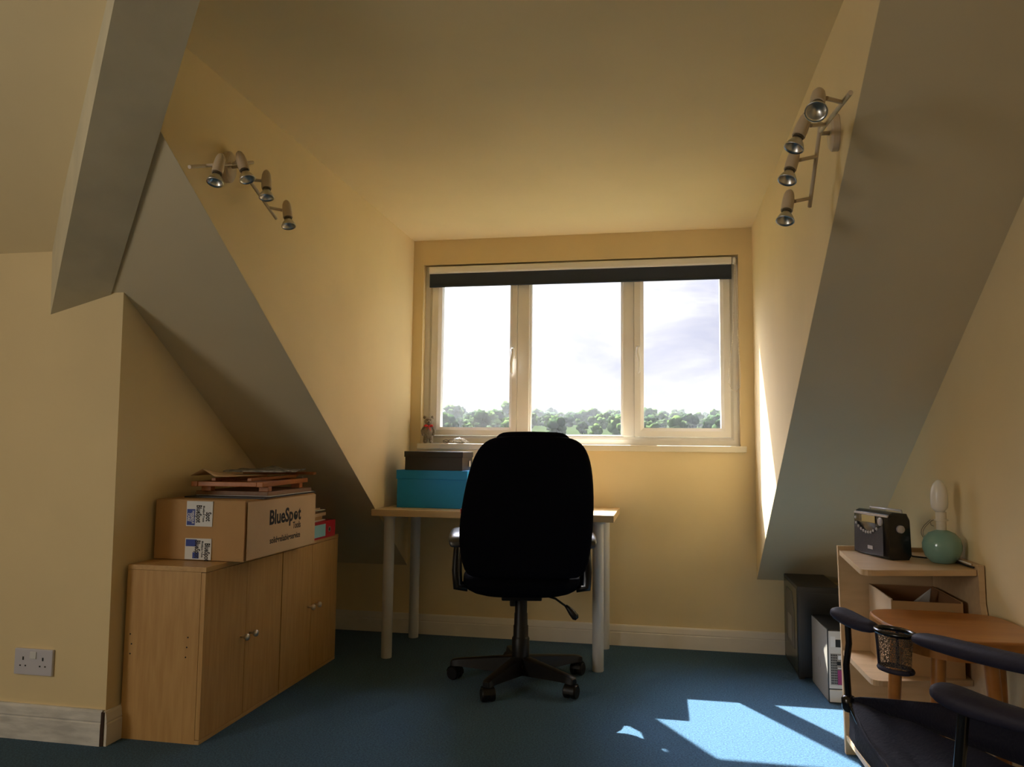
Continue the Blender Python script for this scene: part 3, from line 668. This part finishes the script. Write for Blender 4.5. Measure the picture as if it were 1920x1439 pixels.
g_.prism([rp(.008, -.0012, .008), rp(LR-.03, -.0012, .008), rp(LR-.03, -.0012, .115), rp(LR*.62, -.0012, .082), rp(LR*.38, -.0012, .078), rp(.012, -.0012, .115)], un*.004)
g_.build('speaker_grille', 'radio', rd)
MB().box(-.042, .042, -.012, .012, -.001, .001, M=rfr(LR*.47, .128)).build('tuning_display', 'lcd', rd)
MB().prism([rp(.006, .0015, HR-.017), rp(LR-.006, .0015, HR-.017), rp(LR-.006, .0015, HR-.010), rp(.006, .0015, HR-.010)], un*.006).build('chrome_strip', 'silver', rd)
for a, z in ((.014, .126), (.018, .108), (.034, .097), (.050, .089), (.066, .084), (.082, .081), (.098, .081), (.114, .083), (.130, .089), (.150, .097)):
    MB().lathe([(.0052, 0), (.0052, .003), (.003, .0035)], n=12, M=rfr(a+.01, z, -.0042).to_3x3()).build('button', 'silver', rd).location = rp(a+.01, -.0015, z)
MB().lathe([(.014, -.001), (.014, .003), (.011, .004)], n=20, M=rfr(0, 0).to_3x3()).build('tuning_dial', 'silver', rd, smooth='auto').location = rp(LR-.042, -.0015, .124)
Ms = frame((0, 0, 0), un, (0, 0, 1)).to_3x3()
MB().lathe([(.013, 0), (.013, .008), (.010, .010)], n=20, M=Ms).build('volume_knob', 'silver', rd, smooth='auto').location = rp(LR, DR*.5, .103)
MB().box(-.016, .016, -.006, .006, 0, .0012, M=rfr(LR*.52, .03, -.0022)).build('maker_badge', 'silver', rd)
MB().tube([rp(.02, .055, HR-.002), rp(.022, .055, HR+.006), rp(.21, .058, HR+.006), rp(.212, .058, HR-.004)], .004, flat=.7).build('carry_handle', 'silver', rd, smooth='auto')
# lamp
lp = thing('table_lamp', 'round mint green ceramic table lamp without a shade on the shelf unit', 'lamp', (1.262, -1.56, .7005))
MB().lathe([(.030, 0), (.036, .003), (.052, .022), (.0595, .045), (.0600, .062), (.054, .082), (.040, .098), (.022, .106), (.016, .108)], n=36).build('lamp_base', 'mint', lp, smooth=True)
MB().lathe([(.014, .106), (.0155, .110), (.0155, .137), (.021, .138), (.021, .142), (.0165, .143), (.0165, .166), (.013, .168)], n=24).build('bulb_holder', 'socket', lp, smooth='auto')
MB().lathe([(.012, .166), (.0175, .172), (.0245, .18), (.0265, .196), (.0265, .222), (.0235, .243), (.0175, .258), (.010, .268), (.003, .272)], (-.004, 0, 0), n=28).build('light_bulb', 'bulbw', lp, smooth=True)
wr = MB()
for a0 in (0, .9):
    wr.tube([(-.018-.030*math.sin(PI*k/12)-.006, .01+a0*.02, .138-.085*(k/12)) for k in range(13)], .0011, n=6)
wr.tube([(-.018, .01, .14), (-.03, .012, .132), (-.028, .012, .122), (-.02, .01, .118)], .001, n=6)
wr.build('shade_carrier', 'wire', lp, smooth=True)
pg = thing('plug_adapter', 'small white plug adapter on the shelf unit behind the green lamp', 'plug', (1.298, -1.415, .7005))
MB().box(-.018, .018, -.03, .03, .0, .038, bev=.008).build('adapter_body', 'socket', pg)
MB().box(-.0185, -.0178, -.012, .012, .018, .028).build('neon_switch', 'red', pg)
o = MB().tube([(1.165, -1.50, .725), (1.175, -1.47, .718), (1.20, -1.46, .7065), (1.235, -1.47, .7045), (1.26, -1.475, .7045), (1.288, -1.485, .7045), (1.306, -1.53, .7045), (1.306, -1.64, .7045), (1.308, -1.69, .706)], .003, n=8).build('power_cable', 'cable', smooth=True); tag(o, 'black power cable trailing behind the green lamp on the shelf unit', 'cable')
o = MB().tube([(1.293, -1.446, .712), (1.290, -1.47, .712), (1.297, -1.52, .7135), (1.309, -1.60, .7125), (1.309, -1.67, .7125)], .0028, n=8).build('power_cable', 'chain', smooth=True); tag(o, 'white flex running from the plug adapter along the shelf unit', 'cable')

# ============================================================ COMPUTERS
pc = thing('computer_tower', 'tall black computer tower in the corner under the right roof slope', 'computer', (1.075, -.265, 0), 0)
MB().box(-.098, .098, -.205, .205, .012, .430, bev=.004).build('case', 'pcblack', pc)
MB().box(-.0995, -.0982, -.19, .19, .03, .415).build('side_panel', 'pcgreen', pc)
MB().prism([(-.101, -.12, .12), (-.101, .11, .12), (-.101, .14, .20), (-.101, .14, .33), (-.101, .10, .38), (-.101, -.06, .38), (-.101, -.12, .30)], (.0012, 0, 0)).build('side_window', 'pcside', pc)
MB().box(-.102, -.1012, -.05, .06, .14, .26).build('vent_grille', 'mesh', pc)
for x in (-.08, .08):
    for y in (-.17, .17): MB().box(x-.012, x+.012, y-.015, y+.015, 0, .0125).build('foot', 'pcblack', pc)
MB().box(-.085, .085, -.2065, -.2052, .04, .40).build('rear_plate', 'pcblack', pc)
p2 = thing('computer_tower', 'smaller silver and black computer tower with its ports facing the room', 'computer', (1.125, -.632, 0), .03)
MB().box(-.083, .083, -.152, .152, .0, .306, bev=.003).build('case', 'pcblack', p2)
MB().box(-.0848, -.0832, -.148, .150, .006, .302).build('side_panel', 'pcgrey', p2)
tx = MB()
Mt = frame((-.0852, .0, .13), (0, -1, 0), (0, 0, 1))
tx.tube([(-.0852, .022*math.cos(a), .13+.022*math.sin(a)) for a in [2*PI*k/24 for k in range(25)]], .0008, n=6)
add_text(tx, 'DELL', .014, Mt, bold=.0003)
tx.build('badge', 'mesh', p2)
yb_ = -.1528
MB().box(-.080, .080, yb_-.001, yb_+.001, .06, .298).build('rear_plate', 'pcbeige', p2)
MB().box(-.074, .074, yb_-.0018, yb_-.0008, .075, .205).build('vent_grille', 'mesh', p2)
hl = MB()
for i in range(13):
    for j in range(12):
        if i > 3: continue
        x = -.071+i*.0065; z = .079+j*.0105; hl.box(x, x+.0042, yb_-.0024, yb_-.0017, z, z+.0072)
hl.build('vent_holes', 'hole', p2)
MB().box(-.052, .0, yb_-.0022, yb_-.0008, .232, .264).build('power_inlet', 'hole', p2)
MB().box(-.072, -.052, yb_-.0020, yb_-.0008, .232, .276).build('voltage_plate', 'label', p2)
for i, (x, z, m_, wd, hh) in enumerate([(-.034, .190, 'label', .018, .016), (-.040, .165, 'hole', .014, .014), (-.020, .165, 'silver', .010, .016), (-.034, .146, 'silver', .022, .005)]):
    MB().box(x-wd/2, x+wd/2, yb_-.006, yb_-.0025, z-hh/2, z+hh/2).build('port', m_, p2)
MB().box(-.046, -.027, yb_-.007, yb_-.0025, .078, .138).build('parallel_port', 'purple', p2)
MB().box(-.025, -.009, yb_-.007, yb_-.0025, .085, .134).build('serial_port', 'teal', p2)
MB().box(-.080, .080, yb_-.006, yb_+.002, .004, .056, bev=.004).build('bezel', 'pcbeige', p2)

# ============================================================ STOOL
st = thing('stool', 'orange pine stool with rounded top in front of the shelf unit', 'stool', (1.16, -1.97, 0))
ctrl = [(.955, -1.93), (.962, -1.85), (1.01, -1.805), (1.10, -1.80), (1.22, -1.81), (1.30, -1.84), (1.322, -1.92), (1.322, -2.08), (1.285, -2.17), (1.18, -2.195), (1.08, -2.195), (1.0, -2.135), (.962, -2.03)]
ps = []
n = len(ctrl)
for i in range(n):
    p0, p1, p2_, p3 = [Vector(ctrl[(i+k_-1) % n]) for k_ in range(4)]
    for s in (0, .25, .5, .75): ps.append(.5*((2*p1)+(-p0+p2_)*s+(2*p0-5*p1+4*p2_-p3)*s*s+(-p0+3*p1-3*p2_+p3)*s**3))
MB().prism([(p.x-1.16, p.y+1.97, .560) for p in ps], (0, 0, .028)).build('seat', 'stoolw', st, bevel=.006)
ap = [Vector((p.x-1.16, p.y+1.97, 0))*.82 for p in ps]
MB().prism([(p.x, p.y, .525) for p in ap], (0, 0, .0345)).build('apron', 'stoolw', st)
for (x, y), (fx_, fy_) in (((1.025, -1.89), (.99, -1.89)), ((1.07, -2.10), (1.035, -2.14)), ((1.21, -2.06), (1.235, -2.09)), ((1.28, -1.92), (1.31, -1.88))):
    MB().tube([(fx_-1.16, fy_+1.97, 0), (x-1.16, y+1.97, .524)], .02, rad=[.015, .0185], n=16).build('leg', 'stoolw', st, smooth='auto')

# ============================================================ CAMPING CHAIR
cc = thing('camping_chair', 'navy canvas folding camping chair at the lower right edge', 'chair', (1.0, -2.4, 0))
def cl(x, y, z): return Vector((x-1.0, y+2.4, z))
FT, NT = (.868, -1.985), (.885, -2.745)          # front corners of the seat
RF, RN = (1.20, -2.56), (1.16, -3.02)            # rear corners
def arm(pts, wd, name):
    pts = [cl(*p) for p in pts]; rg = []
    for i, p in enumerate(pts):
        d = (pts[min(i+1, len(pts)-1)]-pts[max(i-1, 0)]).normalized(); s = d.cross(Vector((0, 0, 1))).normalized(); u = s.cross(d)
        a, b_ = wd[i]
        rg.append([p+s*q[0]+u*q[1] for q in sring(0, 0, 0, a, b_, 2.4, 18)])
    return MB().ring_loft(rg).build(name, 'navy2', cc, smooth=True, sub=1)
far = [(.842, -1.945, .603), (.852, -1.965, .600), (.878, -2.005, .588), (.905, -2.045, .582), (.925, -2.08, .584)]
arm(far, [(.018, .010), (.032, .019), (.034, .021), (.026, .018), (.018, .013)], 'arm_pad')
arm([(.985, -2.185, .590), (1.02, -2.25, .592), (1.08, -2.35, .592), (1.16, -2.49, .60), (1.20, -2.56, .61)], [(.028, .014), (.034, .020), (.034, .021), (.033, .020), (.026, .015)], 'arm_band')
near = [(.866, -2.715, .609), (.876, -2.73, .606), (.905, -2.765, .598), (.945, -2.80, .592), (1.0, -2.85, .590), (1.07, -2.91, .595), (1.16, -3.01, .61)]
arm(near, [(.018, .010), (.034, .020), (.037, .023), (.033, .020), (.032, .018), (.030, .017), (.022, .014)], 'arm_pad')
# poles
def pole(pts, r=.0088): return MB().tube([cl(*p) for p in pts], r, n=14).build('pole', 'gloss', cc, smooth='auto')
pole([(.870, -1.985, .580), (.872, -1.986, .52), (.864, -1.985, .46), (.868, -1.985, .365)])
pole([(.868, -1.985, .365), (.92, -2.30, .18), (1.0, -2.74, .012)])
pole([(.885, -2.745, .35), (.95, -2.45, .18), (1.02, -2.05-.2, .012)])
pole([(.905, -2.755, .585), (.898, -2.75, .50), (.885, -2.745, .36)], .0105)
pole([(.868, -1.985, .365), (1.0, -2.20, .2), (1.18, -2.50, .012)])
pole([(.885, -2.745, .35), (1.0, -2.83, .2), (1.14, -2.95, .012)])
pole([(RF[0], RF[1], .012), (RF[0]+.01, RF[1], .5), (RF[0]+.02, RF[1], .9)])
pole([(RN[0], RN[1], .012), (RN[0]+.01, RN[1], .5), (RN[0]+.02, RN[1], .9)])
for x, y in ((1.0, -2.74), (1.02, -2.25), (1.18, -2.50), (1.14, -2.95), RF, RN): MB().lathe([(.014, 0), (.014, .018), (.010, .024)], cl(x, y, 0), n=14).build('foot', 'blackp', cc)
for x, y, z in ((.868, -1.985, .362), (.886, -2.746, .355)):
    MB().lathe([(.012, -.03), (.019, -.02), (.020, .005), (.015, .012), (.012, .014)], cl(x, y, z), n=18).build('corner_joint', 'gloss', cc, smooth='auto')
# sagging seat sheet
n1, n2 = 14, 14
mb = MB(); V = []
q00, q10, q11, q01 = Vector((*FT, .362)), Vector((*NT, .352)), Vector((*RN, .34)), Vector((1.17, -2.50, .38))
for i in range(n1+1):
    row = []
    for j in range(n2+1):
        u, v = i/n1, j/n2
        p = q00*(1-u)*(1-v)+q10*u*(1-v)+q11*u*v+q01*(1-u)*v
        sag = -.085*math.sin(PI*u)*(.55+.45*math.sin(PI*v))+.006*math.sin(u*17+v*5)+.005*math.sin(v*21-u*9)
        row.append(mb.bm.verts.new(cl(p.x, p.y, p.z+sag)))
    V.append(row)
for i in range(n1):
    for j in range(n2): mb.bm.faces.new((V[i][j], V[i+1][j], V[i+1][j+1], V[i][j+1]))
mb.build('seat', 'navy', cc, smooth=True, solid=.006, sub=1)
# front skirt hanging below the front edge
mb = MB(); V = []
for i in range(n1+1):
    u = i/n1; p = q00*(1-u)+q10*u; s0 = -.085*.55*math.sin(PI*u)
    V.append([mb.bm.verts.new(cl(p.x+.012*k_*math.sin(PI*u)+.003*math.sin(u*20+k_), p.y, p.z+s0-.033*k_)) for k_ in range(4)])
for i in range(n1):
    for j in range(3): mb.bm.faces.new((V[i][j], V[i+1][j], V[i+1][j+1], V[i][j+1]))
mb.build('seat_skirt', 'navy', cc, smooth=True, solid=.004)
# far side sling joining the seat to the arm's rear end
mb = MB(); V = []
for i in range(13):
    u = i/12; a = Vector((.868, -1.985, .364)).lerp(Vector((1.185, -2.53, .38)), u); t_ = Vector((.868, -1.985, .370)).lerp(Vector((1.20, -2.56, .57)), u)
    t_.z = .368+.150*(u**.85)
    V.append([mb.bm.verts.new(cl(*(a.lerp(t_, s)+Vector((.012*math.sin(u*9+s*3)*s, 0, 0))))) for s in (0, .33, .66, 1)])
for i in range(12):
    for j in range(3): mb.bm.faces.new((V[i][j], V[i+1][j], V[i+1][j+1], V[i][j+1]))
mb.build('side_sling', 'navy', cc, smooth=True, solid=.004)
# backrest sheet
mb = MB(); V = []
for i in range(11):
    u = i/10; a = Vector((1.195, -2.54, .38)).lerp(Vector((1.155, -3.0, .38)), u)
    V.append([mb.bm.verts.new(cl(a.x+.02*s+.05*math.sin(PI*u)*(1-abs(2*s-1)*.4), a.y, a.z+.50*s)) for s in [k_/8 for k_ in range(9)]])
for i in range(10):
    for j in range(8): mb.bm.faces.new((V[i][j], V[i+1][j], V[i+1][j+1], V[i][j+1]))
mb.build('backrest', 'navy', cc, smooth=True, solid=.006)
# cup holder in the far arm
cx, cy, cz = .955, -2.132, .588; dirv = Vector((.5, -.87, 0)); sdv = Vector((.87, .5, 0))
def ringpts(z, ra, rb, n=28): return [cl(cx, cy, z)+dirv*ra*math.cos(2*PI*k/n)+sdv*rb*math.sin(2*PI*k/n) for k in range(n+1)]
MB().tube(ringpts(cz, .056, .036), .0068, n=8).build('cup_ring', 'gloss', cc, smooth=True)
def slope_ring(z, r1, r2, drop=0): return [p+Vector((0, 0, 0)) for p in ringpts(z, r1, r2)[:-1]]
MB().ring_loft([slope_ring(cz-.002, .052, .033), slope_ring(cz-.05, .047, .031), slope_ring(cz-.092, .044, .030)], cap=False).build('cup_net', 'net', cc, smooth=True)
MB().tube([p for p in ringpts(cz-.095, .046, .032)], .0065, n=8).build('cup_base_ring', 'navy2', cc, smooth=True)
MB().tube([ringpts(cz, .054, .036)[9], ringpts(cz-.045, .048, .031)[9], ringpts(cz-.095, .046, .032)[9]], .004, n=8).build('cup_strap', 'navy2', cc, smooth=True)
MB().tube([ringpts(cz, .054, .036)[16], ringpts(cz-.045, .050, .032)[17], ringpts(cz-.095, .046, .032)[16]], .004, n=8).build('cup_strap', 'navy2', cc, smooth=True)

# ============================================================ THE VIEW
def gz(x, y):
    if y < 60: return -9
    s = min(1, (y-60)/460); base = -9+28.5*(s**.60)
    return base+1.6*noise.noise(Vector((x*.006, y*.006, 0)))*2*s-max(0, (x+60))*.018*s
mb = MB(); nx, ny = 40, 30; V = []
for i in range(nx+1):
    V.append([mb.bm.verts.new((-520+1000*i/nx, y, gz(-520+1000*i/nx, y))) for y in [3+j*(60-3)/4 for j in range(4)]+[60+j*(640-60)/(ny-4) for j in range(ny-3)]])
for i in range(nx):
    for j in range(len(V[0])-1): mb.bm.faces.new((V[i][j], V[i+1][j], V[i+1][j+1], V[i][j+1]))
struct(mb.build('ground', 'grass', smooth=True))
# ripe field lying on the hillside
mb = MB(); V = []
for i in range(13):
    x = -70+i*2.3; V.append([mb.bm.verts.new((x, y, gz(x, y)+.5)) for y in (328, 336, 344, 352, 360, 368)])
for i in range(12):
    for j in range(5): mb.bm.faces.new((V[i][j], V[i+1][j], V[i+1][j+1], V[i][j+1]))
fld = mb.build('field', 'field'); tag(fld, 'golden ripe field on the hillside seen through the window', 'field')
protos = []
for s, m_ in ((1, 'tree1'), (2, 'tree2'), (3, 'tree1'), (4, 'tree2')):
    random.seed(s*11)
    t_ = thing('tree', 'leafy tree in the hazy wooded hillside beyond the window', 'tree', (0, 0, 0), 0, 'trees on the far hillside')
    c_ = MB()
    for k_ in range(16):
        a = random.uniform(0, 2*PI); r_ = random.uniform(0, .72); zc = random.uniform(.45, 1.45); r_ *= 1-.35*abs(zc-.9)
        c_.ball((r_*math.cos(a), r_*math.sin(a), zc), random.uniform(.24, .44), (1, 1, .9), 2, jit=.9, seed=s*9+k_)
    c_.build('crown', m_, t_, smooth=True)
    MB().tube([(0, 0, -.1), (0, 0, .8)], .09, rad=[.1, .06], n=8).build('trunk', 'trunk', t_)
    protos.append(t_)
random.seed(5)
spots = []
tries = 0
while len(spots) < 270 and tries < 16000:
    tries += 1
    y = random.choice([random.uniform(170, 300), random.uniform(300, 430), random.uniform(430, 520), random.uniform(470, 520)])
    x = random.uniform(-.34*y-5, .12*y+8)
    if -.225*y < x < -.115*y and 318 < y < 385: continue
    sz = random.uniform(2.6, 5.2)*(1 if y > 300 else .62)
    if any((x-a)**2+(y-b_)**2 < (1.45*(sz+q_))**2 for a, b_, q_ in spots): continue
    spots.append((x, y, sz))
used = set()
for i, (x, y, s) in enumerate(spots):
    k_ = i % 4; o = protos[k_] if k_ not in used else copy_tree(protos[k_]); used.add(k_)
    o.location = (x, y, gz(x, y)-.15*s); o.scale = (s*1.05, s*1.05, s*random.uniform(.85, 1.2)); o.rotation_euler = (0, 0, random.uniform(0, 6.28))
# haze over the valley
m = bpy.data.materials.new('valley_haze'); m.use_nodes = True; t = m.node_tree; t.nodes.clear()
out = t.nodes.new('ShaderNodeOutputMaterial'); vsn = t.nodes.new('ShaderNodeVolumeScatter'); vsn.inputs['Density'].default_value = .00030; vsn.inputs['Color'].default_value = (.86, .9, 1, 1); vsn.inputs['Anisotropy'].default_value = .3
t.links.new(vsn.outputs[0], out.inputs['Volume']); MT['haze'] = m
o = MB().box(-500, 460, 62, 620, -12, 30).build('haze', 'haze'); o['kind'] = 'stuff'; tag(o, 'thin bluish haze lying over the valley and hillside outside', 'haze')
